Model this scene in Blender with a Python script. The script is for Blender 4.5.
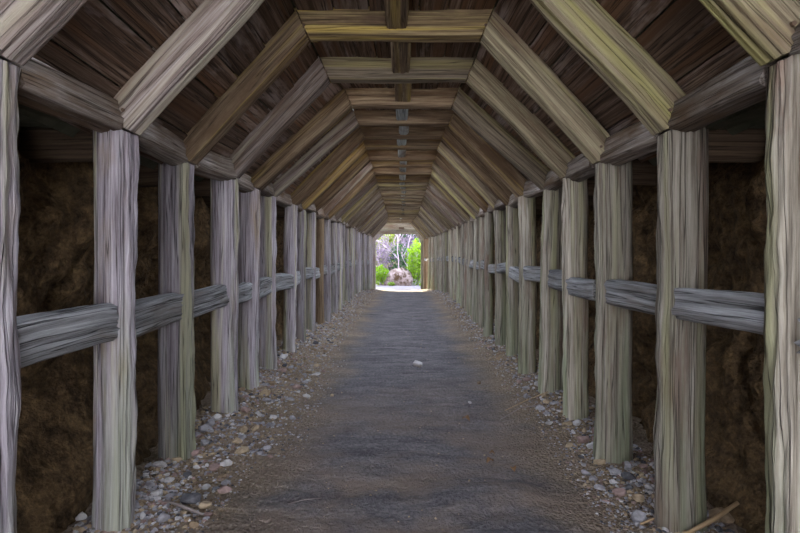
import bpy, math, random
import numpy as np
from mathutils import Vector, Euler, noise as mnoise

S = bpy.context.scene
C = bpy.context.collection
for o in list(S.objects): bpy.data.objects.remove(o)

# ------------------------------------------------------------------ camera, sky, sun, exposure
EYE = 1.365
cam_d = bpy.data.cameras.new('camera'); cam = bpy.data.objects.new('camera', cam_d); C.objects.link(cam)
cam.location = (0, 0, EYE); cam.rotation_euler = (math.pi/2, 0, 0)
cam_d.sensor_width = 36; cam_d.lens = 520/800*36
cam_d.shift_x = -3/800; cam_d.shift_y = -16.5/800
cam_d.clip_start = .05
S.camera = cam

w = bpy.data.worlds.new('sky'); S.world = w; w.use_nodes = True
nt = w.node_tree
bg = nt.nodes['Background']
tc = nt.nodes.new('ShaderNodeTexCoord'); sp = nt.nodes.new('ShaderNodeSeparateXYZ')
rp = nt.nodes.new('ShaderNodeValToRGB')
rp.color_ramp.elements[0].position = 0.0; rp.color_ramp.elements[0].color = (.94, .96, 1.0, 1)
rp.color_ramp.elements[1].position = 1.0; rp.color_ramp.elements[1].color = (.72, .83, 1.0, 1)
nt.links.new(tc.outputs['Generated'], sp.inputs[0]); nt.links.new(sp.outputs['Z'], rp.inputs[0])
nt.links.new(rp.outputs[0], bg.inputs['Color'])
bg.inputs['Strength'].default_value = 1.0

sun_d = bpy.data.lights.new('sun', 'SUN'); sun = bpy.data.objects.new('sun', sun_d); C.objects.link(sun)
sun_d.energy = 3.0; sun_d.angle = math.radians(1.0); sun_d.color = (1, .86, .62)
sun.location = (-10, 40, 15)
sun.rotation_euler = Vector((.42, -1.9, -.92)).to_track_quat('-Z', 'Y').to_euler()

S.view_settings.view_transform = 'Standard'; S.view_settings.look = 'None'
S.view_settings.gamma = 1; S.view_settings.use_curve_mapping = False
S.view_settings.exposure = 3.3
S.cycles.max_bounces = 10; S.cycles.diffuse_bounces = 7; S.cycles.glossy_bounces = 2
S.cycles.caustics_reflective = False; S.cycles.caustics_refractive = False
S.cycles.sample_clamp_indirect = 6

# ------------------------------------------------------------------ numeric noise
rng = np.random.RandomState(11)
PERM = np.concatenate([rng.permutation(256)]*3)
GR = rng.normal(size=(256, 3)); GR /= np.linalg.norm(GR, axis=1)[:, None]
def pn(p):
    p = np.asarray(p, float)
    i = np.floor(p).astype(int); f = p-i; i &= 255
    u = f*f*f*(f*(f*6-15)+10)
    out = 0
    for dx in (0, 1):
        for dy in (0, 1):
            for dz in (0, 1):
                h = PERM[PERM[PERM[(i[..., 0]+dx) & 255]+((i[..., 1]+dy) & 255)]+((i[..., 2]+dz) & 255)]
                g = GR[h]; q = f-np.array([dx, dy, dz])
                wgt = (u[..., 0] if dx else 1-u[..., 0])*(u[..., 1] if dy else 1-u[..., 1])*(u[..., 2] if dz else 1-u[..., 2])
                out = out+wgt*(g*q).sum(-1)
    return out*1.5
def fbm(p, o=3):
    p = np.asarray(p, float); s = 0; a = 1
    for k in range(o):
        s = s+a*pn(p*(2**k)+k*17.3); a *= .5
    return s
def st(*a): return np.stack(np.broadcast_arrays(*a), -1)

# ------------------------------------------------------------------ object helpers
def link_mesh(name, verts, faces, mat, parent=None, loc=(0, 0, 0), smooth=True, attr=None, kind=None, label=None):
    me = bpy.data.meshes.new(name)
    me.from_pydata([tuple(v) for v in verts], [], faces)
    if smooth: me.polygons.foreach_set('use_smooth', [True]*len(me.polygons))
    if attr is not None:
        at = me.attributes.new('grain', 'FLOAT_VECTOR', 'POINT'); at.data.foreach_set('vector', np.asarray(attr, np.float32).ravel())
    if isinstance(mat, (list, tuple)):
        for m in mat: me.materials.append(m)
    else: me.materials.append(mat)
    me.update()
    o = bpy.data.objects.new(name, me); C.objects.link(o)
    o.location = loc
    if parent: o.parent = parent
    if kind: o['kind'] = kind
    if label: o['label'] = label
    return o
def thing(name, label, cat, loc=(0, 0, 0), group=None):
    o = bpy.data.objects.new(name, None); C.objects.link(o); o.location = loc; o.empty_display_size = .2
    tag(o, label, cat, group); return o
def tag(o, label, cat, group=None):
    o['label'] = label; o['category'] = cat
    if group: o['group'] = group
    return o

# ------------------------------------------------------------------ materials
def nodes(m):
    m.use_nodes = True; t = m.node_tree; return t, t.nodes, t.links, t.nodes['Principled BSDF']
def ramp(N, stops, interp='LINEAR'):
    r = N.new('ShaderNodeValToRGB'); r.color_ramp.interpolation = interp
    e = r.color_ramp.elements
    while len(e) < len(stops): e.new(.5)
    for k, (p, c) in enumerate(stops):
        e[k].position = p; e[k].color = (c, c, c, 1) if isinstance(c, (int, float)) else (*c, 1)
    return r
def mixc(N, L, fac, a, b, mode='MIX'):
    m = N.new('ShaderNodeMix'); m.data_type = 'RGBA'; m.blend_type = mode
    for sock, v in ((m.inputs[0], fac), (m.inputs[6], a), (m.inputs[7], b)):
        if isinstance(v, (int, float)): sock.default_value = v
        elif isinstance(v, tuple): sock.default_value = (*v, 1)
        else: L.new(v, sock)
    return m.outputs[2]
def math_(N, L, op, a, b=None):
    m = N.new('ShaderNodeMath'); m.operation = op
    for k, v in enumerate((a, b)):
        if v is None: continue
        if isinstance(v, (int, float)): m.inputs[k].default_value = v
        else: L.new(v, m.inputs[k])
    return m.outputs[0]
def wood(name, dark, mid, light, blotch=None, blotch_at=(.5, .62), streak=None, streak_at=(.5, .6), low=None, bump=1.0, fine=80, crack=.6):
    m = bpy.data.materials.new(name); t, N, L, B = nodes(m)
    at = N.new('ShaderNodeAttribute'); at.attribute_name = 'grain'
    def stretched(k, scale, detail=5, rough=.6, dist=0):
        mp = N.new('ShaderNodeMapping'); mp.inputs['Scale'].default_value = (1, 1, k); L.new(at.outputs['Vector'], mp.inputs[0])
        n = N.new('ShaderNodeTexNoise'); n.inputs['Scale'].default_value = scale; n.inputs['Detail'].default_value = detail
        n.inputs['Roughness'].default_value = rough; n.inputs['Distortion'].default_value = dist
        L.new(mp.outputs[0], n.inputs['Vector']); return n.outputs['Fac']
    fineN = stretched(.03, fine, 6, .7)
    midN = stretched(.03, 26, 5, .65, .0)
    big = stretched(.22, 5, 5, .65, .3)
    crk = stretched(.018, 36, 2, .5, .06)
    col = ramp(N, [(.36, dark), (.49, mid), (.65, light)]); 
    mixn = math_(N, L, 'ADD', math_(N, L, 'MULTIPLY', fineN, .55), math_(N, L, 'MULTIPLY', midN, .45))
    L.new(mixn, col.inputs[0]); out = col.outputs[0]
    if blotch:
        r = ramp(N, [(blotch_at[0], 0.), (blotch_at[1], 1.)]); L.new(big, r.inputs[0])
        out = mixc(N, L, r.outputs[0], out, blotch)
    if streak:
        s2 = stretched(.03, 13, 3, .5); r = ramp(N, [(streak_at[0], 0.), (streak_at[1], .8)]); L.new(s2, r.inputs[0])
        out = mixc(N, L, r.outputs[0], out, streak)
    if low:                                    # algae climbing out of the ground
        sx = N.new('ShaderNodeSeparateXYZ'); L.new(at.outputs['Vector'], sx.inputs[0])
        geo = N.new('ShaderNodeNewGeometry'); sz = N.new('ShaderNodeSeparateXYZ'); L.new(geo.outputs['Position'], sz.inputs[0])
        hz = math_(N, L, 'SUBTRACT', 1.15, sz.outputs['Z'])
        s3 = stretched(.035, 11, 3, .5, .5)
        g = math_(N, L, 'ADD', math_(N, L, 'MULTIPLY', hz, .22), s3)
        r = ramp(N, [(.62, 0.), (.82, .5)]); L.new(g, r.inputs[0])
        out = mixc(N, L, r.outputs[0], out, low)
    ck = N.new('ShaderNodeMath'); ck.operation = 'SUBTRACT'; L.new(crk, ck.inputs[0]); ck.inputs[1].default_value = .5
    ab = math_(N, L, 'ABSOLUTE', ck.outputs[0])
    cr = ramp(N, [(.0, 0.), (.022, 1.)]); L.new(ab, cr.inputs[0])
    out = mixc(N, L, math_(N, L, 'MULTIPLY', math_(N, L, 'SUBTRACT', 1., cr.outputs[0]), crack), out, tuple(x*.25 for x in dark))
    oi = N.new('ShaderNodeObjectInfo'); hs = N.new('ShaderNodeHueSaturation')
    mr = N.new('ShaderNodeMapRange'); mr.inputs[3].default_value = .68; mr.inputs[4].default_value = 1.28
    L.new(oi.outputs['Random'], mr.inputs[0]); L.new(mr.outputs[0], hs.inputs['Value']); L.new(out, hs.inputs['Color'])
    L.new(hs.outputs[0], B.inputs['Base Color'])
    B.inputs['Roughness'].default_value = .85; B.inputs['Specular IOR Level'].default_value = .25
    hgt = math_(N, L, 'ADD', math_(N, L, 'MULTIPLY', fineN, .5), math_(N, L, 'ADD', math_(N, L, 'MULTIPLY', cr.outputs[0], .45), math_(N, L, 'MULTIPLY', midN, .8)))
    b = N.new('ShaderNodeBump'); b.inputs['Strength'].default_value = bump; b.inputs['Distance'].default_value = .012
    L.new(hgt, b.inputs['Height']); L.new(b.outputs[0], B.inputs['Normal'])
    return m
M = {}
M['post_l'] = wood('grey_lavender_wood', (.13, .10, .11), (.365, .325, .368), (.65, .61, .66), blotch=(.32, .24, .17), blotch_at=(.52, .75), streak=(.46, .43, .28), streak_at=(.52, .64), crack=.8, low=(.33, .37, .23))
M['post_r'] = wood('grey_olive_wood', (.13, .10, .075), (.38, .335, .28), (.65, .60, .53), blotch=(.30, .21, .17), blotch_at=(.52, .66), streak=(.36, .345, .20), streak_at=(.52, .66), crack=.8, low=(.30, .37, .22))
M['rafter_l'] = wood('weathered_rafter_wood', (.085, .062, .052), (.25, .20, .18), (.47, .42, .41), blotch=(.17, .11, .075), blotch_at=(.48, .66), streak=(.40, .36, .28))
M['rafter_r'] = wood('olive_rafter_wood', (.10, .075, .05), (.25, .205, .14), (.42, .37, .25), blotch=(.17, .11, .075), blotch_at=(.52, .7), streak=(.34, .31, .12), streak_at=(.5, .66))
M['beam_yellow'] = wood('yellow_streaked_wood', (.09, .06, .035), (.23, .165, .09), (.40, .32, .17), blotch=(.11, .07, .05), blotch_at=(.5, .64), streak=(.52, .38, .09), streak_at=(.47, .58))
M['beam_tan'] = wood('grey_brown_wood', (.09, .068, .052), (.245, .195, .145), (.44, .375, .285), streak=(.42, .36, .17), streak_at=(.54, .66))
M['beam'] = wood('brown_crossbeam_wood', (.075, .048, .032), (.20, .14, .092), (.38, .30, .20), blotch=(.12, .075, .045), blotch_at=(.48, .64), streak=(.38, .27, .08), streak_at=(.54, .68))
M['rail'] = wood('blue_grey_rail_wood', (.09, .085, .085), (.27, .27, .285), (.52, .53, .56), blotch=(.22, .18, .15), blotch_at=(.52, .74), bump=1.0, crack=.9)
M['knee'] = wood('brown_grey_block_wood', (.08, .06, .048), (.23, .19, .165), (.43, .39, .37), blotch=(.15, .10, .065), blotch_at=(.47, .62), bump=1.0)
M['plank'] = wood('dark_roof_plank_wood', (.034, .019, .012), (.125, .078, .054), (.32, .235, .19), blotch=(.32, .255, .235), blotch_at=(.53, .64), streak=(.14, .07, .035), streak_at=(.52, .6), fine=40, crack=.8, bump=.8)
M['spreader'] = wood('dark_spreader_wood', (.04, .024, .014), (.09, .058, .038), (.15, .105, .07))
M['patch'] = wood('pale_ridge_wood', (.18, .18, .18), (.42, .46, .47), (.66, .72, .72), blotch=(.2, .15, .12), blotch_at=(.5, .7))
M['new'] = wood('honey_brown_sunlit_wood', (.15, .10, .06), (.31, .22, .14), (.44, .34, .23))  # brown of one left post; imitates sunlight on the last right posts

def soil(name, stops, scale=3, bump=.5, dist=.02, bscale=40, rough=.65):
    m = bpy.data.materials.new(name); t, N, L, B = nodes(m)
    geo = N.new('ShaderNodeNewGeometry')
    n = N.new('ShaderNodeTexNoise'); n.inputs['Scale'].default_value = scale; n.inputs['Detail'].default_value = 8; n.inputs['Roughness'].default_value = rough
    L.new(geo.outputs['Position'], n.inputs['Vector']); r = ramp(N, stops); L.new(n.outputs['Fac'], r.inputs[0])
    L.new(r.outputs[0], B.inputs['Base Color']); B.inputs['Roughness'].default_value = .95; B.inputs['Specular IOR Level'].default_value = .15
    n2 = N.new('ShaderNodeTexNoise'); n2.inputs['Scale'].default_value = bscale; n2.inputs['Detail'].default_value = 6; L.new(geo.outputs['Position'], n2.inputs['Vector'])
    b = N.new('ShaderNodeBump'); b.inputs['Strength'].default_value = bump; b.inputs['Distance'].default_value = dist
    L.new(n2.outputs['Fac'], b.inputs['Height']); L.new(b.outputs[0], B.inputs['Normal'])
    return m
M['rock'] = soil('brown_rock', [(.34, (.022, .014, .009)), (.50, (.10, .064, .034)), (.68, (.23, .15, .075))], 9, 1., .05, 24, .8)
M['rock_out'] = soil('pale_gravel_ground', [(.3, (.10, .088, .10)), (.6, (.18, .16, .185))], 9)
M['bank'] = soil('bank_earth', [(.3, (.04, .045, .03)), (.6, (.10, .10, .075))], 5)
M['boulder'] = soil('pinkish_boulder', [(.4, (.05, .03, .018)), (.56, (.20, .155, .16))], 3.5, 1, .08, 5)
STONE = {}
for nm, a, b_ in (('grey', (.20, .19, .205), (.38, .36, .39)), ('tan', (.27, .20, .135), (.46, .36, .25)), ('pale', (.36, .34, .34), (.56, .53, .54)),
                  ('dark', (.06, .06, .07), (.14, .135, .15)), ('pinkish', (.22, .15, .14), (.38, .27, .25)), ('brown', (.17, .12, .08), (.30, .22, .15))):
    STONE[nm] = soil(nm+'_stone', [(.35, a), (.65, b_)], 22, .4, .004, 90)

def floor_material():
    m = bpy.data.materials.new('packed_dirt'); t, N, L, B = nodes(m)
    geo = N.new('ShaderNodeNewGeometry'); sx = N.new('ShaderNodeSeparateXYZ'); L.new(geo.outputs['Position'], sx.inputs[0])
    def nz(scale, sc=(1, 1, 1), detail=6, rough=.6, dist=0):
        mp = N.new('ShaderNodeMapping'); mp.inputs['Scale'].default_value = sc; L.new(geo.outputs['Position'], mp.inputs[0])
        n = N.new('ShaderNodeTexNoise'); n.inputs['Scale'].default_value = scale; n.inputs['Detail'].default_value = detail; n.inputs['Roughness'].default_value = rough; n.inputs['Distortion'].default_value = dist
        L.new(mp.outputs[0], n.inputs['Vector']); return n.outputs['Fac']
    big = nz(1.6, (.7, 1, 1)); fine = nz(45, detail=4); rip = nz(4, (.45, 1.7, 1), 8, .72, .5)
    ax = math_(N, L, 'ABSOLUTE', math_(N, L, 'SUBTRACT', sx.outputs['X'], .06))
    e = math_(N, L, 'ADD', ax, math_(N, L, 'MULTIPLY', big, .9))
    er = ramp(N, [(.0, 0.), (1., 1.)]); mr = N.new('ShaderNodeMapRange'); mr.interpolation_type = 'SMOOTHSTEP'
    mr.inputs[1].default_value = .95; mr.inputs[2].default_value = 1.5; L.new(e, mr.inputs[0])
    c1 = ramp(N, [(.34, (.058, .053, .060)), (.50, (.145, .132, .142)), (.66, (.28, .252, .255))]); L.new(math_(N, L, 'ADD', math_(N, L, 'MULTIPLY', rip, .6), math_(N, L, 'MULTIPLY', fine, .4)), c1.inputs[0])
    c2 = ramp(N, [(.32, (.12, .09, .065)), (.52, (.27, .205, .15)), (.68, (.44, .36, .28))]); L.new(math_(N, L, 'ADD', math_(N, L, 'MULTIPLY', big, .4), math_(N, L, 'MULTIPLY', fine, .6)), c2.inputs[0])
    base = mixc(N, L, mr.outputs[0], c1.outputs[0], c2.outputs[0])
    # warm dust patches on the nearest metres
    pr = ramp(N, [(.42, 0.), (.58, .8)]); L.new(nz(1.1, (1, 1.4, 1), 4), pr.inputs[0])
    ny = N.new('ShaderNodeMapRange'); ny.inputs[1].default_value = 6.; ny.inputs[2].default_value = 3.; L.new(sx.outputs['Y'], ny.inputs[0])
    base = mixc(N, L, math_(N, L, 'MULTIPLY', pr.outputs[0], ny.outputs[0]), base, (.235, .178, .145))
    L.new(base, B.inputs['Base Color']); B.inputs['Roughness'].default_value = .9; B.inputs['Specular IOR Level'].default_value = .25
    vo = N.new('ShaderNodeTexVoronoi'); vo.inputs['Scale'].default_value = 55; L.new(geo.outputs['Position'], vo.inputs['Vector'])
    pv = math_(N, L, 'MULTIPLY', math_(N, L, 'SUBTRACT', 1., vo.outputs['Distance']), math_(N, L, 'ADD', math_(N, L, 'MULTIPLY', mr.outputs[0], .8), .12))
    h = math_(N, L, 'ADD', math_(N, L, 'MULTIPLY', rip, .8), math_(N, L, 'ADD', math_(N, L, 'MULTIPLY', fine, .9), pv))
    b = N.new('ShaderNodeBump'); b.inputs['Strength'].default_value = 1.; b.inputs['Distance'].default_value = .03
    L.new(h, b.inputs['Height']); L.new(b.outputs[0], B.inputs['Normal'])
    return m
M['floor'] = floor_material()
def plain(name, col, rough=.8, trans=None):
    m = bpy.data.materials.new(name); t, N, L, B = nodes(m)
    oi = N.new('ShaderNodeNewGeometry'); hs = N.new('ShaderNodeHueSaturation'); hs.inputs['Color'].default_value = (*col, 1)
    mr = N.new('ShaderNodeMapRange'); mr.inputs[3].default_value = .6; mr.inputs[4].default_value = 1.4
    L.new(oi.outputs['Random Per Island'], mr.inputs[0]); L.new(mr.outputs[0], hs.inputs['Value'])
    L.new(hs.outputs[0], B.inputs['Base Color']); B.inputs['Roughness'].default_value = rough
    if trans:
        tr = N.new('ShaderNodeBsdfTranslucent'); tr.inputs[0].default_value = (*trans, 1)
        mx = N.new('ShaderNodeMixShader'); mx.inputs[0].default_value = .5
        L.new(B.outputs[0], mx.inputs[1]); L.new(tr.outputs[0], mx.inputs[2]); L.new(mx.outputs[0], N['Material Output'].inputs['Surface'])
    return m
M['leaf_yellow'] = plain('yellow_green_leaf', (.14, .25, .012), trans=(.17, .30, .01))
M['leaf_deep'] = plain('deep_green_leaf', (.05, .12, .05), trans=(.05, .14, .05))
M['leaf_pale'] = plain('pale_leaf', (.26, .30, .08), trans=(.27, .34, .07))
M['leaf_lilac'] = plain('lilac_dry_twigs', (.23, .17, .25), trans=(.22, .17, .24))
M['bark'] = plain('pale_bark', (.27, .21, .27))
M['stick'] = plain('tan_stick', (.34, .23, .13))
M['stick_grey'] = plain('grey_stick', (.24, .20, .19))
M['dry_leaf'] = plain('orange_dry_leaf', (.20, .105, .045))
M['iron'] = plain('rusty_iron', (.12, .075, .05), .6)

# ------------------------------------------------------------------ layout
W = 1.3
D = [1.80, 2.62, 3.42, 4.20, 4.88, 5.65, 6.55, 7.27, 8.08, 8.84, 9.52, 10.43, 11.17]
rd = random.Random(5)
while D[-1] < 25.6: D.append(D[-1]+.785+rd.uniform(-.07, .07))
NF = len(D)
sL = [376, 261, 205, 163, 140, 125.5, 104.5, 96, 86, 78, 72, 65.6, 60]
sR = [354, 249, 187, 157, 137, 113.7, 102, 90, 81.4, 75, 70, 64, 61]
DEP = .14       # depth of a frame along the tunnel
T = .18         # width of a post across
TB = .14        # thickness of rafters and crossbeams up to the planks
ZT, X2, ZC = 1.925, .60, EYE+1.352
def drift(y): return -.22*max(0, (y-21)/5)
def floor_base(y): return -max(0, y-16.0)*.064
def floor_z(x, y):
    """height of the ground, arrays allowed"""
    x = np.asarray(x, float); y = np.asarray(y, float)
    z = -np.clip(y-16.0, 0, 10.6)*.064
    cx = -.22*np.clip((y-21)/5, 0, 1)
    # side berms of dirt and gravel
    a = np.abs(x-cx); berm = np.clip((a-(.80+.12*pn(st(y*.6, x*0+3.1, x*0))))/.6, 0, 1.4)
    hgt = np.where(x < 0, .105, .07)*np.clip((y-2.2)/2.5, .12, 1)*np.clip((26.8-y)/1.5, 0, 1)
    z = z+berm**1.3*hgt*(1+.5*pn(st(x*1.5, y*1.1, x*0+9)))
    z = z+.018*fbm(st(x*.9, y*2.2, x*0+1.), 4)+.009*fbm(st(x*4, y*11, x*0+5.), 4)
    r = pn(st(x*1.3, y*3.1+.5*pn(st(x*2, y*0, x*0+4.)), x*0+20.)); z = z-.014*np.clip(1-np.abs(r)*9, 0, 1)*np.clip(1-a/1.1, 0, 1)
    r = pn(st(x*5, y*9, x*0+31.)); z = z-.009*np.clip(1-np.abs(r)*6, 0, 1)*np.clip((a < 1.2)*1., 0, 1)
    # shallow mound with an undercut front edge, near the camera
    q = ((x-.44)/.34)**2+((y-2.93)/.20)**2; z = z+.028*np.clip(1-q, 0, 1)**.5*(y > 2.0)
    q = ((x-.42)/.30)**2+((y-2.70)/.035)**2; z = z-.020*np.clip(1-q, 0, 1)
    q = ((x+.62)/.5)**2+((y-5.0)/.10)**2; z = z+.03*np.clip(1-q, 0, 1)
    q = ((x+.4)/.5)**2+((y-3.44)/.04)**2; z = z-.012*np.clip(1-q, 0, 1)
    return z
def fz(x, y): return float(floor_z(np.array([x]), np.array([y]))[0])

# ------------------------------------------------------------------ structure: floor, rock walls, ground outside
def grid_mesh(name, us, vs, fn, mat, kind='structure', parent=None, flip=False):
    U, V = np.meshgrid(us, vs); P = fn(U, V); nu, nv = len(us), len(vs)
    idx = np.arange(nu*nv).reshape(nv, nu)
    q = np.stack([idx[:-1, :-1], idx[:-1, 1:], idx[1:, 1:], idx[1:, :-1]], -1).reshape(-1, 4)
    if flip: q = q[:, ::-1]
    return link_mesh(name, P.reshape(-1, 3).tolist(), q.tolist(), mat, kind=kind, parent=parent)
ys = np.concatenate([np.arange(-3.2, 1.6, .08), np.arange(1.6, 5.2, .0175), np.arange(5.2, 9, .04), np.arange(9, 27.01, .12)])
xs = np.concatenate([np.arange(-2.15, -1.55, .06), np.arange(-1.55, 1.55, .022), np.arange(1.55, 2.2, .06)])
grid_mesh('floor', xs, ys, lambda X, Y: st(X, Y, floor_z(X, Y)), M['floor'])

def rock_wall(side, name):
    yy = np.concatenate([np.arange(-3.2, 0, .15), np.arange(0, 6, .045), np.arange(6, 27.0, .12)]); zz = np.concatenate([np.arange(-1., 2.55, .05)])
    def fn(Y, Z):
        x = 1.84+.22*fbm(st(Y*.9, Z*.9, Y*0+side*7), 4)-.30*np.clip((.9-Z)/1.0, 0, 1)**1.4+.045*fbm(st(Y*6, Z*6, Y*0+side), 3)
        r = np.abs(pn(st(Y*2.1, Z*1.7, Y*0+side*3.3))); x = x+.07*np.clip(1-r*7, 0, 1)
        x = np.maximum(x, 1.60)+.05*np.abs(fbm(st(Y*11, Z*11, Y*0+side*2), 2))
        return st(side*x-.2*np.clip((Y-21)/5, 0, 1), Y, Z)
    grid_mesh(name, yy, zz, fn, M['rock'], flip=(side > 0))
rock_wall(-1, 'wall_left'); rock_wall(1, 'wall_right')

# ------------------------------------------------------------------ hewn timber
def rrect(w_, h_, r, n):
    """n points round a rounded rectangle, evenly spaced, with outward normals"""
    segs = [(w_-2*r), math.pi*r/2, (h_-2*r), math.pi*r/2]*2; tot = sum(segs); pts = []; nor = []
    cs = [(w_/2-r, h_/2-r), (w_/2-r, -(h_/2-r)), (-(w_/2-r), -(h_/2-r)), (-(w_/2-r), h_/2-r)]
    for k in range(n):
        s = (k+.5)/n*tot; i = 0
        while s > segs[i]: s -= segs[i]; i += 1
        e = i//2 % 4; 
        if i % 2 == 0:
            n0 = [(0, 1), (1, 0), (0, -1), (-1, 0)][e]
            st_ = [(-(w_/2-r), h_/2), (w_/2, h_/2-r), (w_/2-r, -h_/2), (-w_/2, -(h_/2-r))][e]; dr = [(1, 0), (0, -1), (-1, 0), (0, 1)][e]
            pts.append((st_[0]+dr[0]*s, st_[1]+dr[1]*s)); nor.append(n0)
        else:
            a = s/r; c = [(w_/2-r, h_/2-r), (w_/2-r, -(h_/2-r)), (-(w_/2-r), -(h_/2-r)), (-(w_/2-r), h_/2-r)][e]
            a0 = [math.pi/2, 0, -math.pi/2, math.pi][e]-a
            pts.append((c[0]+r*math.cos(a0), c[1]+r*math.sin(a0))); nor.append((math.cos(a0), math.sin(a0)))
    return np.array(pts), np.array(nor)
seed_c = [0]
def timber(name, p0, p1, n_dir, wn, wt, mat, parent, cut0=None, cut1=None, rnd=.03, per=24, step=.08, amp=.006, crack=.010, wob=.008, rag0=0, rag1=0, label=None, flare=0, split=0):
    """timber from p0 to p1 (its axis), wn wide along n_dir, wt along the third axis; cut = (point, normal) of the end plane"""
    seed_c[0] += 1; sd = seed_c[0]*7.77
    p0 = np.array(p0, float); p1 = np.array(p1, float); ax = p1-p0; Ln = np.linalg.norm(ax); ax /= Ln
    n_ = np.array(n_dir, float); n_ -= ax*n_.dot(ax); n_ /= np.linalg.norm(n_); t_ = np.cross(ax, n_)
    pts, nor = rrect(wn, wt, min(rnd, min(wn, wt)*.45), per)
    m = max(4, int(Ln/step)+1); ts = np.linspace(0, 1, m)
    base = pts[:, 0:1]*n_+pts[:, 1:2]*t_
    A = p0+base; Bq = p1+base
    if cut0: q, k = map(np.array, cut0); A = A+ax*(((q-A)@k)/(ax@k))[:, None]
    if cut1: q, k = map(np.array, cut1); Bq = Bq+ax*(((q-Bq)@k)/(ax@k))[:, None]
    P = A[None]+(Bq-A)[None]*ts[:, None, None]
    Lc = ((P-p0)@ax)
    lx = np.broadcast_to(pts[:, 0], Lc.shape); ly = np.broadcast_to(pts[:, 1], Lc.shape)
    d = amp*fbm(st(lx*9+sd, ly*9, Lc*.5), 3)
    r = pn(st(lx*20+sd, ly*20+3, Lc*.35+.06*pn(st(Lc*3, lx*5, ly*5)))); d = d-crack*np.clip(1-np.abs(r)*6, 0, 1)
    r = pn(st(lx*42+sd, ly*42+9, Lc*.7)); d = d-crack*.45*np.clip(1-np.abs(r)*4, 0, 1)
    if split:   # a long split behind the inner front corner, and a flaky inner side
        wd_ = lx-(-wn/2+.042+.010*pn(st(Lc*1.4+sd, Lc*0, Lc*0))); face = (ly*split > wt*.30)
        d = d-.024*np.clip(1-np.abs(wd_)/.012, 0, 1)*face
        inner = (lx < -wn*.36)
        d = d+inner*(.012*fbm(st(Lc*5+sd, ly*30, Lc*0+2), 3)-.012*np.clip(pn(st(Lc*2.2+sd, ly*12, Lc*0+6))*2, 0, 1))
    if flare: d = d+flare*np.clip(1-Lc/.5, 0, 1)**2
    N3 = nor[:, 0:1]*n_+nor[:, 1:2]*t_
    P = P+d[..., None]*N3[None]
    cw = wob*pn(st(ts*Ln*1.3+sd, ts*0+1.5, ts*0)); cw2 = wob*pn(st(ts*Ln*1.3+sd, ts*0+8.5, ts*0))
    fade = np.clip(np.minimum(ts, 1-ts)*5, 0, 1)
    P = P+(cw*fade)[:, None, None]*n_+(cw2*fade)[:, None, None]*t_
    for rg, i in ((rag0, 0), (rag1, -1)):
        if rg: P[i] = P[i]+ax*(rg*(fbm(st(lx[i]*22+sd, ly[i]*22, lx[i]*0+i*4), 2))*(-1 if i else 1))[:, None]
    V = P.reshape(-1, 3)
    F = []
    for j in range(m-1):
        a = j*per; b = a+per
        for k in range(per):
            k2 = (k+1) % per; F.append((a+k, a+k2, b+k2, b+k))
    # end caps: their own vertices so the edge stays crisp, a slightly raised heart
    G = np.stack([lx, ly, Lc], -1).reshape(-1, 3)
    nb = len(V)
    for i, s in ((0, 1), (m-1, -1)):
        ring = P[i]; o0 = len(V); cen = ring.mean(0)
        V = np.vstack([V, ring, cen+(ring-cen)*.5+ax*(-s)*.0, cen[None]])
        gr = np.stack([lx[i], ly[i], Lc[i]], -1); G = np.vstack([G, gr, gr*[.5, .5, 1], [[0, 0, Lc[i].mean()]]])
        for k in range(per):
            k2 = (k+1) % per
            f1 = (o0+k, o0+k2, o0+per+k2, o0+per+k); f2 = (o0+per+k, o0+per+k2, o0+2*per)
            if s > 0: f1 = f1[::-1]; f2 = f2[::-1]
            F += [f1, f2]
    # orientation
    F = [f[::-1] for f in F] if np.dot(np.cross(V[F[0][1]]-V[F[0][0]], V[F[0][2]]-V[F[0][0]]), N3[0]) < 0 else F
    G = G+np.array([sd % 31, (sd*1.7) % 29, (sd*2.3) % 37])
    L0 = np.array(parent.location) if parent else np.zeros(3)
    return link_mesh(name, V-L0, F, mat, parent, attr=G, label=label)

ORD = ['nearest', 'second', 'third', 'fourth', 'fifth', 'sixth', 'seventh', 'eighth', 'ninth', 'tenth', 'eleventh', 'twelfth', 'thirteenth', 'fourteenth',
       'fifteenth', 'sixteenth', 'seventeenth', 'eighteenth', 'nineteenth', 'twentieth', 'twenty-first', 'twenty-second', 'twenty-third', 'twenty-fourth',
       'twenty-fifth', 'twenty-sixth', 'twenty-seventh', 'twenty-eighth', 'twenty-ninth', 'thirtieth', 'thirty-first', 'thirty-second', 'thirty-third', 'thirty-fourth']
LAB = {0: 'nearest timber frame, its grey cracked posts cut off by both edges of the photo',
       1: 'second timber frame, whole grey posts reaching the bottom edge, ridge beam above the photo',
       2: 'third timber frame, nearest one whose yellow-streaked crossbeam shows across the top',
       3: 'fourth timber frame, just behind the yellow-streaked crossbeam, with a plain grey-brown crossbeam',
       4: 'fifth timber frame, dark brown crossbeam behind the plain grey-brown one'}
def bis(a, b):
    a = np.array(a, float); b = np.array(b, float); a /= np.linalg.norm(a); b /= np.linalg.norm(b); return a+b

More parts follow.
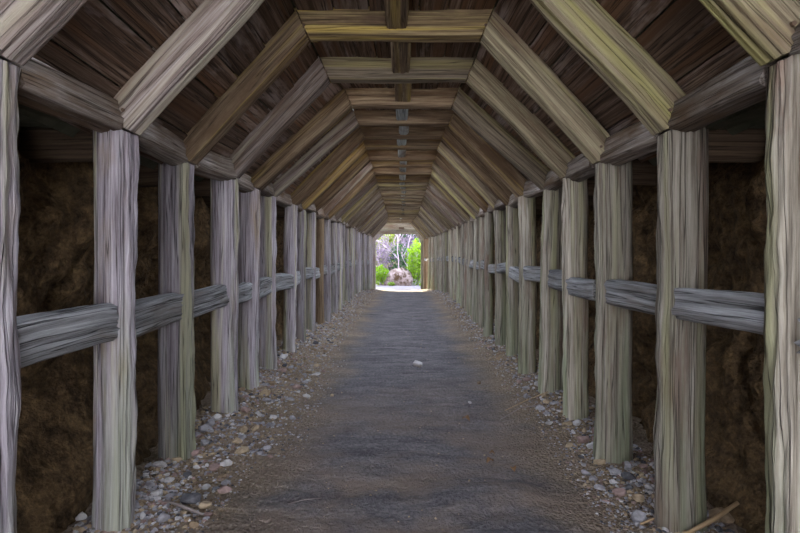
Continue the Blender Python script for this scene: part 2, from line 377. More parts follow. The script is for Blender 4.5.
MX2L = [-.60, -.60, -.605, -.58, -.47, -.47, -.475, -.50, -.50, -.50]; MX2R = [.56, .53, .50, .50, .447, .49, .48, .47, .48, .47]
MZC = [1.352, 1.352, 1.36, 1.34, 1.314, 1.335, 1.385, 1.385, 1.375, 1.39, 1.37, 1.345]
FR = []     # knee height, crossbeam corners and height of each frame, tunnel axis at x = 0
for n in range(NF):
    l = MX2L[n] if n < 10 else -.50-.0045*(n-10); q = MX2R[n] if n < 10 else .50+.0045*(n-10)
    FR.append((ZT+rd.uniform(-.012, .015)+(.05 if n == 0 else 0), l, q, EYE+(MZC[n] if n < 12 else 1.345+rd.uniform(-.012, .012))))
XI = []     # inner faces (left, right) of each frame
for n in range(NF):
    if n < 13: xl, xr = sL[n]*D[n]/520, sR[n]*D[n]/520
    else: xl, xr = W+rd.uniform(-.03, .03), W+rd.uniform(-.03, .03)
    cx = drift(D[n]); XI.append((-xl+cx, xr+cx))
if True:
    XI[-1] = (XI[-1][0], XI[-1][1]-.02)

def build_frame(n):
    y1 = D[n]; y0 = y1-DEP; ym = (y0+y1)/2; cx = drift(y1)
    near = n < 5; per = 64 if n < 3 else (36 if n < 7 else 14); stp = .035 if n < 3 else (.06 if n < 7 else .22)
    ampk = 1.0
    root = thing('timber_frame', LAB.get(n, f'{ORD[n]} timber frame counting from the camera, grey posts under brown rafters' if n < NF-3 else f'{["last", "second to last", "third to last"][NF-1-n]} timber frame, beside the bright far opening'),
                 'timber frame', (cx, y1, floor_base(y1)), 'timber frames lining the tunnel')
    r = random.Random(100+n)
    zt, x2l, x2r, zc = FR[n]; x2l += cx; x2r += cx
    P = [(XI[n][0], zt), (x2l, zc), (x2r, zc), (XI[n][1], zt)]
    wp = T+r.uniform(-.005, .03)
    gap = .003
    v3 = lambda p: np.array([p[0], ym, p[1]])
    for side in (0, 1):
        s = -1 if side == 0 else 1
        K = v3(P[0] if side == 0 else P[3]); Q = v3(P[1] if side == 0 else P[2])
        out = np.array([s, 0, 0.]); zb = floor_base(y1)-.12
        up = np.array([0, 0, 1.]); rdir = (Q-K)/np.linalg.norm(Q-K); bn = bis(up, rdir)
        pm = M['post_l'] if side == 0 else M['post_r']
        if side == 0 and n == 9: pm = M['new']
        if side == 1 and n >= NF-3: pm = M['new']  # honey tone painted in for the sun on these inner posts
        lean = r.uniform(-.012, .012) if n < 4 else r.uniform(-.04, .03)*s
        wpp = {(0, 0): .25, (0, 1): .26, (1, 0): .185, (1, 1): .225, (2, 0): .215, (2, 1): .235, (3, 0): .205, (3, 1): .19}.get((n, side), wp+r.uniform(-.045, .025))
        timber('post', [K[0]+out[0]*wpp/2+lean, ym, zb], [K[0]+out[0]*wpp/2, ym, zt], out, wpp, DEP+.025, pm, root,
               cut1=(K-np.array([0, 0, gap]), bn), rnd=.072, per=per, step=stp, amp=.008, crack=.012, wob=.010, flare=.010, split=(s if n < 8 else 0))
        # rafter
        nr = np.array([s*rdir[2], 0, -s*rdir[0]]); nr = nr if nr[2] > 0 else -nr
        cdir = np.array([-s, 0, 0.]); bc = bis(rdir, cdir)
        rm = M['rafter_l'] if side == 0 else M['rafter_r']
        if side == 0 and n == 2: rm = M['beam']
        if n > 3: rm = M[r.choice(['rafter_l', 'beam', 'beam_tan', 'beam'] if side == 0 else ['rafter_r', 'beam', 'beam_tan', 'beam'])]
        if n > 10: rm = M[r.choice(['rafter_l', 'beam_tan', 'knee'])]
        timber('rafter', K+nr*(TB+.05)/2, Q+nr*(TB+.05)/2, nr, TB+.05, DEP, rm, root, cut0=(K+bn*gap, bn), cut1=(Q-bc*gap*.8, bc), rnd=.028, per=per, step=stp,
               amp=.007, crack=.010, wob=.010)
        # spreader: stub from the back of the post to the rock
        xo = K[0]+s*wpp
        timber('spreader', [xo+s*.002, ym+.02, zt-.05], [s*1.92+cx, ym+.02, zt-.06], [0, 0, 1], .17, .10, M['spreader'], root, rnd=.015, per=12, step=.15)
        # blocks toward the previous frame
        ypb = D[n-1]+.004 if n else .85
        # (the previous frame's posts stand a little off this one's, so the block runs between the two)
        xp = XI[n-1][side] if n else XI[0][side]
        zr = (1.0 if side == 0 else 1.10)+r.uniform(-.025, .025)+floor_base(y1)*.35
        hr = (.18 if side == 0 else .155)*r.uniform(.85, 1.1); ins = .032
        zrp = zr+r.uniform(-.03, .03); ins += r.uniform(-.02, .03) if n > 2 else 0
        timber('side_rail', [xp+s*(ins+.06), ypb, zrp], [XI[n][side]+s*(ins+.055), y0-.004, zr], [0, 0, 1], hr, .115, M['rail'], root, rnd=.022,
               per=40 if n < 4 else 20, step=.022 if n < 4 else .06, amp=.011, crack=.012, wob=.014, rag1=.06 if n < 5 else .03)
        tk = np.array([s*.22, 0, .97])
        cxk = s*(.085+(r.uniform(-.035, .03) if n > 2 else 0)); kz = .065+(r.uniform(-.03, .02) if n > 2 else 0)
        timber('knee_block', [xp+cxk, ypb, ZT+kz], [XI[n][side]+cxk, y0-.004, zt+kz], tk, .17*r.uniform(.85, 1.02), .13, M['knee'], root, rnd=.02,
               per=36 if n < 4 else 16, step=.03 if n < 4 else .1, amp=.010, crack=.012, wob=.01, rag1=.02)
    cd = np.array([1., 0, 0]); Kl, Kr = v3(P[1]), v3(P[2]); upn = np.array([0, 0, 1.])
    rl = (Kl-v3(P[0])); rr = (v3(P[3])-Kr)
    b0 = bis(rl/np.linalg.norm(rl), cd); b1 = bis(cd, rr/np.linalg.norm(rr))
    if n > 0:
        timber('crossbeam', Kl+upn*(TB+.05)/2, Kr+upn*(TB+.05)/2, upn, TB+.05, DEP, M[{2: 'beam_yellow', 3: 'beam_tan'}.get(n, 'beam' if n < 12 else 'beam_tan')], root, cut0=(Kl+b0*gap*.8, b0), cut1=(Kr-b1*gap*.8, b1), rnd=.025, per=per, step=stp, amp=.007, crack=.010, wob=.008)
    else:
        timber('crossbeam', Kl+upn*(TB+.05)/2, Kr+upn*(TB+.05)/2, upn, TB+.05, DEP, M['beam'], root, cut0=(Kl+b0*gap*.8, b0), cut1=(Kr-b1*gap*.8, b1), rnd=.025, per=16, step=.1)
    bw = .145*r.uniform(.9, 1.05) if n < 5 else .12
    ypb = D[n-1]+.004 if n else .85
    xo = r.uniform(-.02, .02)+(-.03 if n < 3 else 0)
    timber('ridge_block', [cx+xo, ypb, zc+.09], [cx+xo, y0-.003, zc+.09], [0, 0, 1], .11, bw, M['patch'] if n > 4 else M['beam'], root, rnd=.015,
           per=28 if n < 5 else 14, step=.05 if n < 5 else .15, amp=.008, crack=.010, rag1=.015)
    # added blocks, unseen behind the upper joints, stop sky leaking through the seams
    for px, pz in ((x2l, zc), (x2r, zc)):
        s_ = -1 if px < cx else 1; qx, qz = px+s_*.045-cx, pz+TB*.72-root.location.z; h_ = .085
        V = [(qx+a*h_, b*.011+.013, qz+c*h_) for a in (-1, 1) for b in (-1, 1) for c in (-1, 1)]
        link_mesh('leak_block', V, [(0, 1, 3, 2), (4, 6, 7, 5), (0, 4, 5, 1), (2, 3, 7, 6), (0, 2, 6, 4), (1, 5, 7, 3)], M['beam'], root, smooth=False, attr=V)
    # iron nail heads at the mitred joints, facing the camera
    if n < 4:
        for (px, pz) in ((XI[n][0]-.02, zt+.10), (XI[n][1]+.02, zt+.10), (x2l-.02, zc+.06), (x2r+.02, zc+.06)):
            a = np.linspace(0, 2*math.pi, 9)[:-1]
            V = [(px+.008*math.cos(t_)-cx, y0-.006-y1, pz+.008*math.sin(t_)-root.location.z) for t_ in a]+[(px+.009*math.cos(t_)-cx, y0+.004-y1, pz+.009*math.sin(t_)-root.location.z) for t_ in a]
            link_mesh('nail', V, [tuple(range(8))[::-1]]+[(k, (k+1) % 8, 8+(k+1) % 8, 8+k) for k in range(8)], M['iron'], root, smooth=False)
    return root
for n in range(NF): build_frame(n)

# ------------------------------------------------------------------ roof planks (pieces of the ceiling) with an added slot behind every frame letting skylight in
LIGHT_SLOT0, LIGHT_SLOT1 = .12, .26
ceil_root = bpy.data.objects.new('ceiling', None); C.objects.link(ceil_root); ceil_root['kind'] = 'structure'
def section(n):
    """underside of the planks round frame n: left eave, left corner, right corner, right eave"""
    n = max(0, n); zt, l, q, zc = FR[n]; out = []
    for s_, x2 in ((-1, -l), (1, q)):
        dr = np.array([-(W-x2), zc-zt]); dr /= np.linalg.norm(dr); nn = np.array([dr[1], -dr[0]])
        a = np.array([W, zt])+nn*(TB+.012); b = a+dr*((zc+TB+.012-a[1])/dr[1]); a = a-dr*.16
        out += [(a*[s_, 1], b*[s_, 1], nn*[s_, 1])]
    return out
Qo = section(1)[1][0]
stuffV, stuffF, stuffG = [], [], []
pr_ = random.Random(77)
def plank(ends, nrm, y0, y1, far, cx0, cx1, nu=3, nv=8):
    """board whose under face runs from a to b (x, z) across and y0..y1 along"""
    seed_c[0] += 1; sd = seed_c[0]*3.13
    (a0, b0), (a1, b1) = ends; wd = (np.linalg.norm(b0-a0)+np.linalg.norm(b1-a1))/2; nrm = np.array(nrm)
    th = .028; lift = pr_.uniform(0, .012); g = .004
    us = np.linspace(g, wd-g, nu+1); vs = np.linspace(y0, y1, nv+1); tilt = pr_.uniform(-.006, .006)
    V = []; G = []
    for lay in (0, 1):
        U, Y = np.meshgrid(us, vs)
        e = .005*fbm(st(U*9+sd, Y*1.5, U*0), 2)+tilt*(U/wd-.5)
        if lay: e = e*0+th
        edge = .006*pn(st(Y*4+sd, U*0+2., U*0)); Ue = U+np.where((U <= g*1.01), np.abs(edge), 0)-np.where(U >= wd-g*1.01, np.abs(edge), 0)
        c_ = cx0+(cx1-cx0)*(Y-y0)/(y1-y0)
        tv = (Y-y0)/(y1-y0); fu = Ue/wd
        X = (a0[0]+(b0[0]-a0[0])*fu)*(1-tv)+(a1[0]+(b1[0]-a1[0])*fu)*tv+nrm[0]*(lift+e)+c_; Z = (a0[1]+(b0[1]-a0[1])*fu)*(1-tv)+(a1[1]+(b1[1]-a1[1])*fu)*tv+nrm[1]*(lift+e)
        V.append(st(X, Y, Z).reshape(-1, 3)); G.append(st(U+sd % 19, U*0+lay*.02+sd % 7, Y+sd % 23).reshape(-1, 3))
    V = np.vstack(V); G = np.vstack(G); k = (nu+1)*(nv+1); F = []
    for j in range(nv):
        for i in range(nu):
            q = j*(nu+1)+i; F.append((q, q+nu+1, q+nu+2, q+1)); F.append((k+q, k+q+1, k+q+nu+2, k+q+nu+1))
    for j in range(nv):
        for i in (0, nu):
            q = j*(nu+1)+i; f = (q, k+q, k+q+nu+1, q+nu+1); F.append(f if i else f[::-1])
    for i in range(nu):
        for j in (0, nv):
            q = j*(nu+1)+i; f = (q, q+1, k+q+1, k+q); F.append(f if j == 0 else f[::-1])
    if far:
        o0 = sum(len(v) for v in stuffV); stuffV.append(V); stuffG.append(G); stuffF.extend([tuple(o0+i for i in f) for f in F])
    else:
        o = link_mesh('plank', V, F, M['plank'], ceil_root, smooth=False, attr=G)
coverV, coverF = [], []  # added unseen layer over the planks, keeps sky light out of their seams
def cover(ends, nrm, y0, y1, cx0, cx1, g0=0., g1=0.):
    nrm = np.array(nrm); k = len(coverV); (a0, b0), (a1, b1) = ends
    for lay in (.048, .075):
        for (p, y, c_) in ((a0-(b0-a0)*g0, y0, cx0), (b0+(b0-a0)*g1, y0, cx0), (b1+(b1-a1)*g1, y1, cx1), (a1-(b1-a1)*g0, y1, cx1)):
            coverV.append((p[0]+nrm[0]*lay+c_, y, p[1]+nrm[1]*lay))
    coverF.extend([(k, k+3, k+2, k+1), (k+4, k+5, k+6, k+7), (k, k+1, k+5, k+4), (k+1, k+2, k+6, k+5), (k+2, k+3, k+7, k+6), (k+3, k, k+4, k+7)])
bays = [(-3.0, -2.0), (-2.0, -1.2), (-1.2, -.4), (-.4, .3), (.3, 1.02), (1.02, D[0])]+[(D[n-1], D[n]) for n in range(1, NF)]
for bi, (ya, yb) in enumerate(bays):
    sl = .12 if bi < 5 else LIGHT_SLOT0+(LIGHT_SLOT1-LIGHT_SLOT0)*min(1, max(0, (bi-7)/6))
    y0 = ya+sl+.02; y1 = yb+.025
    cx0, cx1 = drift(y0), drift(y1)
    far = bi > 18
    f0, f1 = section(bi-6), section(bi-5)
    bl = lambda p, q, y: p+(q-p)*((y-ya)/(yb-ya))
    nv_, nu_ = (8, 3) if 5 <= bi < 11 else (3, 1)
    def pieces(A0, B0, A1, B1, nn, m, flip=False):
        cuts = [0]+sorted((k+pr_.uniform(-.2, .2))/m for k in range(1, m))+[1]
        for k in range(m):
            ys_ = y0+pr_.uniform(0, .02); e = []
            for y in (ys_, y1):
                A_, B_ = bl(A0, A1, y), bl(B0, B1, y); p, q = A_+(B_-A_)*cuts[k], A_+(B_-A_)*cuts[k+1]; e.append((q, p) if flip else (p, q))
            plank(e, nn, ys_, y1, far, cx0, cx1, nv=nv_, nu=nu_)
        e = [(bl(A0, A1, y), bl(B0, B1, y)) for y in (y0, y1+.015)]; cover(e, nn, y0, y1+.015, cx0, cx1, .05, .05)
    for k, s in ((0, -1), (1, 1)):
        pieces(f0[k][0], f0[k][1], f1[k][0], f1[k][1], f1[k][2], pr_.choice([4, 5]), s > 0)
        e0 = np.array([s*(Qo[0]-.08), Qo[1]-.03]); e1 = np.array([s*2.25, Qo[1]+.01])      # added level strip from eaves to rock, shuts out sky light
        cover(((e0, e1), (e0, e1)), (0, 1), ya, yb+.02, drift(ya), drift(yb))
    pieces(f0[0][1], f0[1][1], f1[0][1], f1[1][1], np.array([0, 1.]), 5)
link_mesh('plank', np.vstack(stuffV), stuffF, M['plank'], ceil_root, smooth=False, attr=np.vstack(stuffG), kind='stuff')
link_mesh('roof_light_seal', coverV, coverF, M['bank'], ceil_root, smooth=False)

# ------------------------------------------------------------------ far portal
yp = D[-1]+.18; zf = floor_base(yp)
px = lambda v: (v-403)*yp/520
pz = lambda v: EYE+(250-v)*yp/520
port = thing('portal_frame', 'weathered board portal framing the bright far opening', 'portal', (px(398), yp, zf))
xl_, xr_, xa, xb, za, zb_ = px(375.6), px(420.8), px(384), px(415), pz(234.2), pz(240.5)
def slab(name, poly, y0, y1, mat, parent):
    k = len(poly); L0 = parent.location
    V = [(x-L0.x, y0-L0.y, z-L0.z) for x, z in poly]+[(x-L0.x, y1-L0.y, z-L0.z) for x, z in poly]
    F = [tuple(range(k)), tuple(range(k, 2*k))[::-1]]+[(i, k+i, k+(i+1) % k, (i+1) % k) for i in range(k)]
    G = [(v[0], v[1], v[2]) for v in V]
    G = [(v[2], v[1], v[0]) for v in V] if 'board' in name else G
    return link_mesh(name, V, F, mat, parent, smooth=False, attr=G)
slab('jamb', [(xl_-.42, zf-.3), (xl_, zf-.3), (xl_, zb_), (xl_-.42, zb_)], yp, yp+.12, M['post_l'], port)
slab('jamb', [(xr_, zf-.3), (xr_+.42, zf-.3), (xr_+.42, zb_), (xr_, zb_)], yp, yp+.12, M['post_r'], port)
slab('corner_brace', [(xl_-.42, zb_+.004), (xl_, zb_+.004), (xa, za), (xa-.5, za)], yp, yp+.10, M['post_l'], port)
slab('corner_brace', [(xr_, zb_+.004), (xr_+.5, zb_+.004), (xr_+.5, za), (xb, za)], yp, yp+.10, M['post_r'], port)
zz = za+.004
for k in range(3):
    slab('header_board', [(-1.9, zz), (1.6, zz), (1.6, zz+.235), (-1.9, zz+.235)], yp+.002*k, yp+.05+.002*k, M['post_r'], port); zz += .24
slab('bracket', [(px(399), za+.25), (px(404), za+.25), (px(404), za+.36), (px(399), za+.36)], yp-.10, yp-.004, M['iron'], port)

# ------------------------------------------------------------------ stones
def ico(sub):
    import bmesh
    bm = bmesh.new(); bmesh.ops.create_icosphere(bm, subdivisions=sub, radius=1)
    V = np.array([v.co[:] for v in bm.verts]); F = [tuple(v.index for v in f.verts) for f in bm.faces]; bm.free(); return V, F
IC1, IC2, IC3 = ico(1), ico(2), ico(3)
def stone_shape(k, base=IC2):
    V, F = base; r = random.Random(900+k)
    V = V*(1+.35*pn(V*1.3+k*5.1)[:, None])
    for _ in range(9):      # facets
        nn = np.array([r.gauss(0, 1) for _ in range(3)]); nn /= np.linalg.norm(nn); h = r.uniform(.55, .85)
        ex = np.clip(V@nn-h, 0, None); V = V-ex[:, None]*nn
    V = V*np.array([1, r.uniform(.6, .9), r.uniform(.42, .7)]); return V, F
SH = [stone_shape(k) for k in range(14)]
SHm = {}
def stone_mesh(k, colour):
    if (k, colour) not in SHm:
        V, F = SH[k]; me = bpy.data.meshes.new(colour+'_stone'); me.from_pydata(V.tolist(), [], F); me.materials.append(STONE[colour]); SHm[(k, colour)] = me
    return SHm[(k, colour)]
sr = random.Random(41)
placed = []
def put_stone(x, y, size, colour, label, group, k=None, flat=1., rz=None):
    k = sr.randrange(14) if k is None else k
    o = bpy.data.objects.new('stone', stone_mesh(k, colour)); C.objects.link(o)
    o.location = (x, y, fz(x, y)+size*.22*flat); o.scale = (size, size, size*flat); o.rotation_euler = (sr.uniform(-.2, .2), sr.uniform(-.2, .2), sr.uniform(0, 6.28) if rz is None else rz)
    tag(o, label, 'stone', group); placed.append((x, y, size)); return o
def gp(u, v, h=0.):
    """ground point seen at pixel (u, v) of the photograph: used to read off where a stone lies"""
    y = (EYE-h)*520/(v-250); return (u-403)*y/520, y
# stones one can single out in the photograph
for (u, v, pxs, col, lab) in [
    (177, 467, 12, 'tan', 'tan block-shaped stone at the foot of the third frame on the left'),
    (192, 461, 15, 'pinkish', 'pinkish rounded stone touching the foot of the third left post'),
    (191, 505, 20, 'dark', 'dark flat slate stone lying alone in the left gravel near the bottom'),
    (164, 508, 7, 'pinkish', 'small reddish stone left of the dark flat slate'),
    (143, 522, 9, 'pale', 'pale pebble against the foot of the second left post'),
    (80, 526, 11, 'pale', 'pale stone behind the second left post at the bottom edge'),
    (68, 529, 8, 'tan', 'tan pebble beside the pale stone behind the second left post'),
    (244, 436, 11, 'tan', 'tan flat stone beside its twin, on the left edge of the path'),
    (255, 434, 9, 'tan', 'smaller tan stone just right of its flat twin on the left edge'),
    (226, 469, 12, 'pale', 'long pale stone at the inner rim of the left gravel'),
    (206, 441, 13, 'grey', 'lavender grey stone by the foot of the fourth left post'),
    (205, 451, 12, 'grey', 'rounded grey stone heaped just below the lavender one'),
    (216, 432, 11, 'pale', 'pale grey stone at the top of the left gravel heap'),
    (297, 392, 9, 'pinkish', 'pinkish cube-like stone out on the left side of the path'),
    (320, 331, 6, 'pale', 'pale blocky stone at the foot of a far left post'),
    (332, 396, 5, 'tan', 'small tan pebble alone on the dark path left of the middle'),
    (418, 366, 11, 'pale', 'triangular pale stone alone in the middle of the dark path'),
    (470, 402, 5, 'pale', 'round pale pebble on the dark path right of the middle'),
    (479, 383, 4, 'brown', 'tiny brown pebble above the round pale one on the path'),
    (582, 446, 15, 'pinkish', 'large pinkish stone by the third right post, flat topped'),
    (600, 467, 12, 'tan', 'tan rounded stone right below the third right post'),
    (577, 430, 9, 'pale', 'pale stone stacked above the flat-topped pinkish one'),
    (665, 523, 17, 'pinkish', 'broad pinkish grey stone at the foot of the second right post'),
    (691, 524, 9, 'grey', 'round grey pebble right of the broad stone by the second right post'),
    (638, 502, 13, 'tan', 'olive tan stone in the gap before the second right post'),
    (628, 474, 12, 'grey', 'grey flat stone behind the third right post'),
    (722, 522, 24, 'brown', 'large brown boulder beside the second right post under a leaning stick'),
    (538, 391, 10, 'pale', 'pale stone under the foot of the fifth right post'),
    (524, 378, 9, 'grey', 'grey stone between far right posts above the pale one'),
    (545, 402, 8, 'tan', 'tan wedge stone just below the pale stone on the right edge')]:
    x, y = gp(u, v); put_stone(x, y, pxs*y/520*.6, col, lab, 'stones that stand out in the gravel', flat=1.1)
# the other stones of the two gravel strips, the largest each an object
COLS = ['grey', 'grey', 'grey', 'pale', 'tan', 'pinkish', 'brown', 'dark']
SZ = {0: 'small', 1: 'medium', 2: 'larger'}
def strip_x(side, y):
    """inner and outer rim of the gravel"""
    if side < 0: inner = .98 if y < 3.4 else (.80 if y < 6.5 else .95)
    else: inner = 1.08
    return inner, 1.50
cnt = 0; tries = 0; used_labels = set()
while cnt < 268 and tries < 12000:
    tries += 1
    side = sr.choice((-1, 1)); y = 2.55+5.2*sr.random()**1.35
    a, b = strip_x(side, y); t = sr.random()**.7; x = side*(a+(b-a)*t)
    size = sr.choice([.02, .024, .029, .034, .042, .052])*(.8+.4*sr.random())
    if any((x-px_)**2+(y-py_)**2 < ((size+s_)*.72)**2 for px_, py_, s_ in placed): continue
    nf = next((k for k in range(NF) if D[k] > y), 0)
    if any(abs(y-(D[k]-DEP/2)) < DEP/2+size and abs(x) > abs(XI[k][0 if side < 0 else 1])-size for k in range(NF)): continue
    c_ = sr.choice(COLS); k = sr.randrange(14)
    sz = 'small' if size < .023 else ('chunky' if size > .036 else 'middling')
    shp = ['flat', 'angular', 'rounded', 'long', 'wedge-shaped'][k % 5]
    pos = 'against the post line' if t > .72 else ('at the path edge' if t < .35 else 'in mid strip')
    sd_ = 'left' if side < 0 else 'right'
    lab = f'{sz} {shp} {c_} stone {pos} between {ORD[nf-1]} and {ORD[nf]} frames, {sd_} side'
    if lab in used_labels: continue
    used_labels.add(lab)
    put_stone(x, y, size, c_, lab, f'gravel stones of the {sd_} strip by the {ORD[nf]} frame', k, flat=(.7 if k % 5 == 0 else 1.)); cnt += 1
# finer gravel nobody could count
def gravel(name, side, count, label):
    V, F = [], []; rg = np.random.RandomState(3+side)
    n_ = 0; bs, fs = IC1
    y = 2.2+ (24-2.2)*rg.rand(count)**2.1; t = rg.rand(count)
    inn = np.where(y < 3.4, .93, np.where((y < 6.5) & (side < 0), .68, .86)) if side < 0 else np.full(count, .98)
    t = np.where(rg.rand(count) < .6, t**.6, t)
    x = side*(inn+(1.56-inn)*t)+(-.22*np.clip((y-21)/5, 0, 1)); z = floor_z(x, y)
    s = (.004+.015*rg.rand(count)**1.7)*np.where(y > 7, 1.5, 1)*(.5+.8*t)
    for k in range(count):
        q = bs*(1+.2*rg.randn(len(bs), 1))*np.array([1, .6+.5*rg.rand(), .4+.4*rg.rand()])*s[k]
        a = rg.rand()*6.28; ca, sa = math.cos(a), math.sin(a)
        q = np.stack([q[:, 0]*ca-q[:, 1]*sa, q[:, 0]*sa+q[:, 1]*ca, q[:, 2]], 1)+[x[k], y[k], z[k]+s[k]*.2]
        V.append(q); o0 = k*len(bs); F.extend([(a_+o0, b_+o0, c__+o0) for a_, b_, c__ in fs])
    me = link_mesh(name, np.vstack(V), F, [STONE[c] for c in ('grey', 'tan', 'pale', 'brown', 'pinkish', 'dark')], smooth=False, kind='stuff')
    mi = np.repeat(rg.choice(6, count, p=[.36, .18, .16, .14, .08, .08]), len(fs)); me.data.polygons.foreach_set('material_index', mi)
    tag(me, label, 'gravel')
gravel('gravel', -1, 15000, 'fine grey and tan gravel strewn along the foot of the left posts')
gravel('gravel', 1, 12000, 'fine grey and tan gravel strewn along the foot of the right posts')
def grit():
    rg = np.random.RandomState(8); V, F = [], []; bs, fs = IC1; count = 900
    y = 2.0+14*rg.rand(count)**1.8; x = (rg.rand(count)*2-1)*1.05; z = floor_z(x, y)
    for k in range(count):
        s = .002+.007*rg.rand()**3; V.append(bs*(1+.2*rg.randn(len(bs), 1))*[s, s*.8, s*.6]+[x[k], y[k], z[k]+s*.2]); o0 = k*len(bs); F.extend([(a_+o0, b_+o0, c_+o0) for a_, b_, c_ in fs])
    tag(link_mesh('grit', np.vstack(V), F, STONE['tan'], smooth=False, kind='stuff'), 'scattered grit and tiny pebbles on the dark path', 'grit')
grit()

# ------------------------------------------------------------------ sticks and dead leaves
def tube(name, pts, rad, mat, sides=6, parent=None):
    P = [Vector(p) for p in pts]; V, F = [], []
    for i, p in enumerate(P):
        d = (P[min(i+1, len(P)-1)]-P[max(i-1, 0)]).normalized(); a = d.orthogonal().normalized(); b = d.cross(a)
        r = rad[i] if isinstance(rad, (list, tuple)) else rad
        for k in range(sides): t_ = 2*math.pi*k/sides; V.append(p+(a*math.cos(t_)+b*math.sin(t_))*r)
    for i in range(len(P)-1):
        for k in range(sides): F.append((i*sides+k, i*sides+(k+1) % sides, (i+1)*sides+(k+1) % sides, (i+1)*sides+k))
    F += [tuple(range(sides))[::-1], tuple(range((len(P)-1)*sides, len(P)*sides))]
    return V, F
def stick(label, pts, rad, mat, name='stick'):
    V, F = tube(name, pts, rad, mat); o = link_mesh(name, V, F, mat); return tag(o, label, 'stick')
def on(u, v, h=.008):
    x, y = gp(u, v); return (x, y, fz(x, y)+h)
a = on(640, 527); b = on(668, 519); c = on(688, 521)
stick('thin bent tan stick lying across the foot of the second right post', [a, (b[0], b[1]-.02, b[2]+.03), (c[0], c[1]-.05, c[2]+.04)], [.005, .006, .004], M['stick'])
x, y = gp(686, 521); stick('tan broken stick leaning up beside the foot of the second right post', [(1.31, 2.415, .045), (1.45, 2.43, .105), (1.585, 2.46, .17)], [.008, .011, .009], M['stick'])
stick('long thin tan twig lying below the fourth right post', [on(505, 412), on(525, 405), on(548, 400, .02), on(569, 396, .03)], [.003, .004, .005, .004], M['stick'])
stick('curved grey twig beside the long tan twig on the right edge', [on(500, 419), on(520, 411, .015), on(540, 409, .01), on(552, 414)], [.003, .004, .004, .002], M['stick_grey'])
stick('short straight tan twig at the right rim of the path, far off', [on(488, 362), on(500, 358), on(512, 356)], [.004, .005, .004], M['stick'])
stick('thin crooked twig crossing the gravel below the third right post', [on(588, 462, .03), on(602, 455, .05), on(618, 452, .06), on(630, 449, .05)], [.003, .004, .003, .002], M['stick_grey'])
stick('dark thin twig lying on the near path left of the middle', [on(288, 502, .003), on(305, 500, .004), on(322, 497, .003)], [.0025, .003, .002], M['stick_grey'])
stick('grey stick lying at the lower left gravel under the dark slate', [on(165, 508, .02), on(185, 512, .02), on(203, 519, .012)], [.006, .009, .005], M['stick_grey'])
def leaf(label, u, v, size, rz):
    x, y = gp(u, v); z = fz(x, y)+.006; V, F = [], []
    n_ = 7
    for i in range(n_):
        t_ = i/(n_-1); wd = size*.36*math.sin(math.pi*min(1, t_*1.02))**.8+.001
        for s in (-1, 0, 1): V.append((wd*s, size*(t_-.5), .012*abs(s)*math.sin(3*t_)+.018*math.sin(math.pi*t_)*size/.06))
    for i in range(n_-1):
        for s in (0, 1): q = i*3+s; F.append((q, q+1, q+4, q+3))
    o = link_mesh('dead_leaf', V, F, M['dry_leaf'], loc=(x, y, z)); o.rotation_euler = (0, 0, rz)
    md = o.modifiers.new('thickness', 'SOLIDIFY'); md.thickness = .001
    tag(o, label, 'leaf', 'dead leaves on the path')
leaf('curled orange dead leaf on the dark path right of the middle', 466, 420, .07, .9)
leaf('small orange dead leaf by the rim of the near shallow mound', 490, 462, .055, 2.1)
leaf('brown dead leaf farthest right on the near path', 513, 470, .05, .2)
leaf('small brown dead leaf just under the one right of the mound', 492, 455, .04, 1.3)

# ------------------------------------------------------------------ outside beyond the portal
yo = 26.9; zo = -.68
def out_ground(X, Y):
    z = zo+.03*fbm(st(X*.8, Y*.8, X*0), 3)+np.clip((Y-31.0)/10, 0, 3)*2.4+np.clip(np.abs(X+.2)-3.2, 0, 6)*.5+.5*np.clip((Y-31)/3, 0, 1)*fbm(st(X*.6, Y*.6, X*0+4), 3)
    return st(X, Y, z)
grid_mesh('ground', np.arange(-14, 14, .35), np.concatenate([np.arange(26.6, 31, .25), np.arange(31, 46, .5)]), out_ground, [M['rock_out'], M['bank']])
gm = bpy.data.objects['ground'].data
for p in gm.polygons: p.material_index = 0 if p.center.y < 30.8 and abs(p.center.x) < 4 else 1
bpy.data.objects['ground'].name = 'ground'
lr = np.random.RandomState(21)
def og(x, y): return float(out_ground(np.array([x]), np.array([y]))[0][2])
def leaves(center, rad, count, size, mat, parent, name='foliage'):
    c = lr.randn(count, 3); c /= np.linalg.norm(c, axis=1)[:, None]; c *= (lr.rand(count, 1)**.45)
    # lumpy crown
    c *= (1+.35*pn(c*2.2+center[0]*3+center[1]))[:, None]
    P = c*np.array(rad)+np.array(center)-np.array(parent.location)
    a = lr.randn(count, 3); a /= np.linalg.norm(a, axis=1)[:, None]; b = np.cross(a, lr.randn(count, 3)); b /= np.linalg.norm(b, axis=1)[:, None]
    s = size*(.6+.8*lr.rand(count, 1)); V = np.stack([P-a*s, P+b*s*.45, P+a*s, P-b*s*.45], 1).reshape(-1, 3)
    F = (np.arange(count*4).reshape(-1, 4)).tolist()
    return link_mesh(name, V, F, mat, parent, smooth=False)
def bush(label, x, y, rad, h, count, size, mat, group=None, cat='bush', name='bush'):
    z = og(x, y); root = thing(name, label, cat, (x, y, z), group)
    V, F = [], []
    for k in range(7):
        a = lr.rand()*6.28; tx = rad*.6*math.cos(a); ty = rad*.6*math.sin(a)
        v, f = tube('s', [(0, 0, -.05), (tx*.4, ty*.4, h*.35), (tx, ty, h*.75)], [.02, .014, .006], None, 5); o0 = len(V); V += v; F += [tuple(o0+i for i in ff) for ff in f]
    link_mesh('stem', V, F, M['bark'], root)
    leaves((x, y, z+h*.52), (rad, rad, h*.52), count, size, mat, root); return root
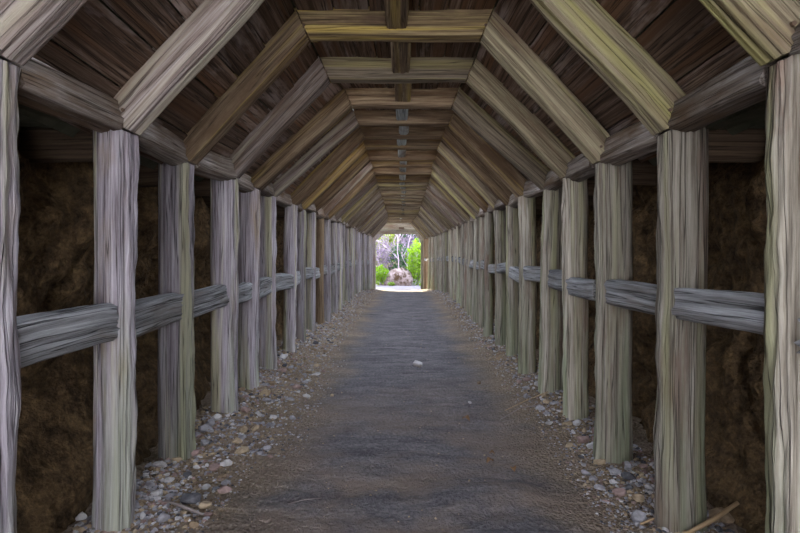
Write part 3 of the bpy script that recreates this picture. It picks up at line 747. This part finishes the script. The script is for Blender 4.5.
def bare_tree(label, x, y, h, lean, seed, r0=.05):
    z = og(x, y); root = thing('bare_tree', label, 'tree', (x, y, z), 'bare pale trees beyond the far opening'); r = random.Random(seed); V, F = [], []; tr = []
    def grow(p, d, ln, rad, lev):
        pts = [p]; 
        for k in range(4):
            d = (d+Vector((r.uniform(-.28, .28), r.uniform(-.2, .2), r.uniform(-.1, .2)))).normalized(); p = p+d*ln/4; pts.append(p)
        v, f = tube('b', pts, [rad*(1-.14*i) for i in range(5)], None, 5); tgt = tr if lev == 0 else V
        if lev == 0: tr.append((v, f))
        else: o0 = len(V); V.extend(v); F.extend([tuple(o0+i for i in ff) for ff in f])
        if lev < 4:
            for k in range(3 if lev < 2 else 2):
                q = pts[r.randint(2, 4)]; nd = (d+Vector((r.uniform(-1, 1), r.uniform(-.7, .7), r.uniform(-.3, .7)))).normalized(); grow(q, nd, ln*r.uniform(.5, .75), rad*.55, lev+1)
    grow(Vector((0, 0, -.1)), Vector((lean, 0, 1)).normalized(), h*.55, r0, 0)
    link_mesh('trunk', tr[0][0], tr[0][1], M['bark'], root); link_mesh('branch', V, F, M['bark'], root)
# boulder and shrubs, read off the photograph at their distance
def at(u, y): return (u-403)*y/520
V, F = IC3; V = V*(1+.30*fbm(V*1.4+3, 3)[:, None]); V[:, 0] *= 1-.35*np.clip(V[:, 2], -.6, 1)
bo = link_mesh('boulder', V*[1.02, .8, 1.0], F, M['boulder'], loc=(at(399, 30.2), 30.2, og(at(399, 30.2), 30.2)+.30)); bo.scale = (.78, .7, .85)
tag(bo, 'rounded pinkish brown boulder on the gravel beyond the far opening', 'boulder')
bush('bright yellow-green bush filling the right side of the far opening', at(418, 30.4), 30.4, .72, 2.6, 2600, .07, M['leaf_yellow'])
bush('low yellow-green bush left of the boulder in the far opening', at(381, 30.2), 30.2, .55, 1.15, 1500, .06, M['leaf_yellow'])
bush('small low green plant between boulder and left bush', at(391, 29.6), 29.6, .22, .22, 260, .04, M['leaf_yellow'])
bush('small low green plant at the right foot of the opening', at(424, 28.2), 28.2, .3, .3, 300, .04, M['leaf_yellow'])
bare_tree('pale bare tree leaning right, above the boulder', at(395, 31.6), 31.6, 3.6, .35, 3, .055)
bare_tree('pale bare tree with arching branches right of the boulder', at(411, 31.8), 31.8, 3.2, -.15, 8, .045)
bare_tree('pale bare sapling leftmost in the far opening', at(380, 32.2), 32.2, 3.6, .1, 12, .04)
bare_tree('pale bare tree farthest back in the middle', at(402, 33.2), 33.2, 4.0, -.3, 19, .05)
k = 0
for (x, y, rad, h, mat, lab, sz) in [
    (-1.3, 32.6, .9, 2.6, 'leaf_lilac', 'lilac grey thicket of dry twigs, upper left of the far opening', .06),
    (-.2, 32.8, .8, 1.9, 'leaf_deep', 'deep green bush behind the bare trees in the middle', .07),
    (.5, 33.4, .8, 2.6, 'leaf_lilac', 'lilac grey thicket of dry twigs behind the right tree', .06),
    (-1.4, 34.6, 1.2, 3.6, 'leaf_pale', 'pale yellow-green tree top at the upper left of the opening', .09),
    (1.2, 35.2, 1.4, 3.4, 'leaf_deep', 'deep green bush high on the slope, upper right', .09),
    (-3.6, 33.5, 1.4, 2.8, 'leaf_yellow', 'yellow-green bush outside on the left slope', .09),
    (3.4, 33.0, 1.5, 3.0, 'leaf_deep', 'deep green bush outside on the right slope', .09),
    (.2, 37.5, 2.2, 3.6, 'leaf_lilac', 'wide lilac grey thicket at the top of the slope', .09)]:
    bush(lab, x, y, rad, h, int(1500*rad*h*.55), sz, M[mat], 'bushes on the slope beyond the tunnel')
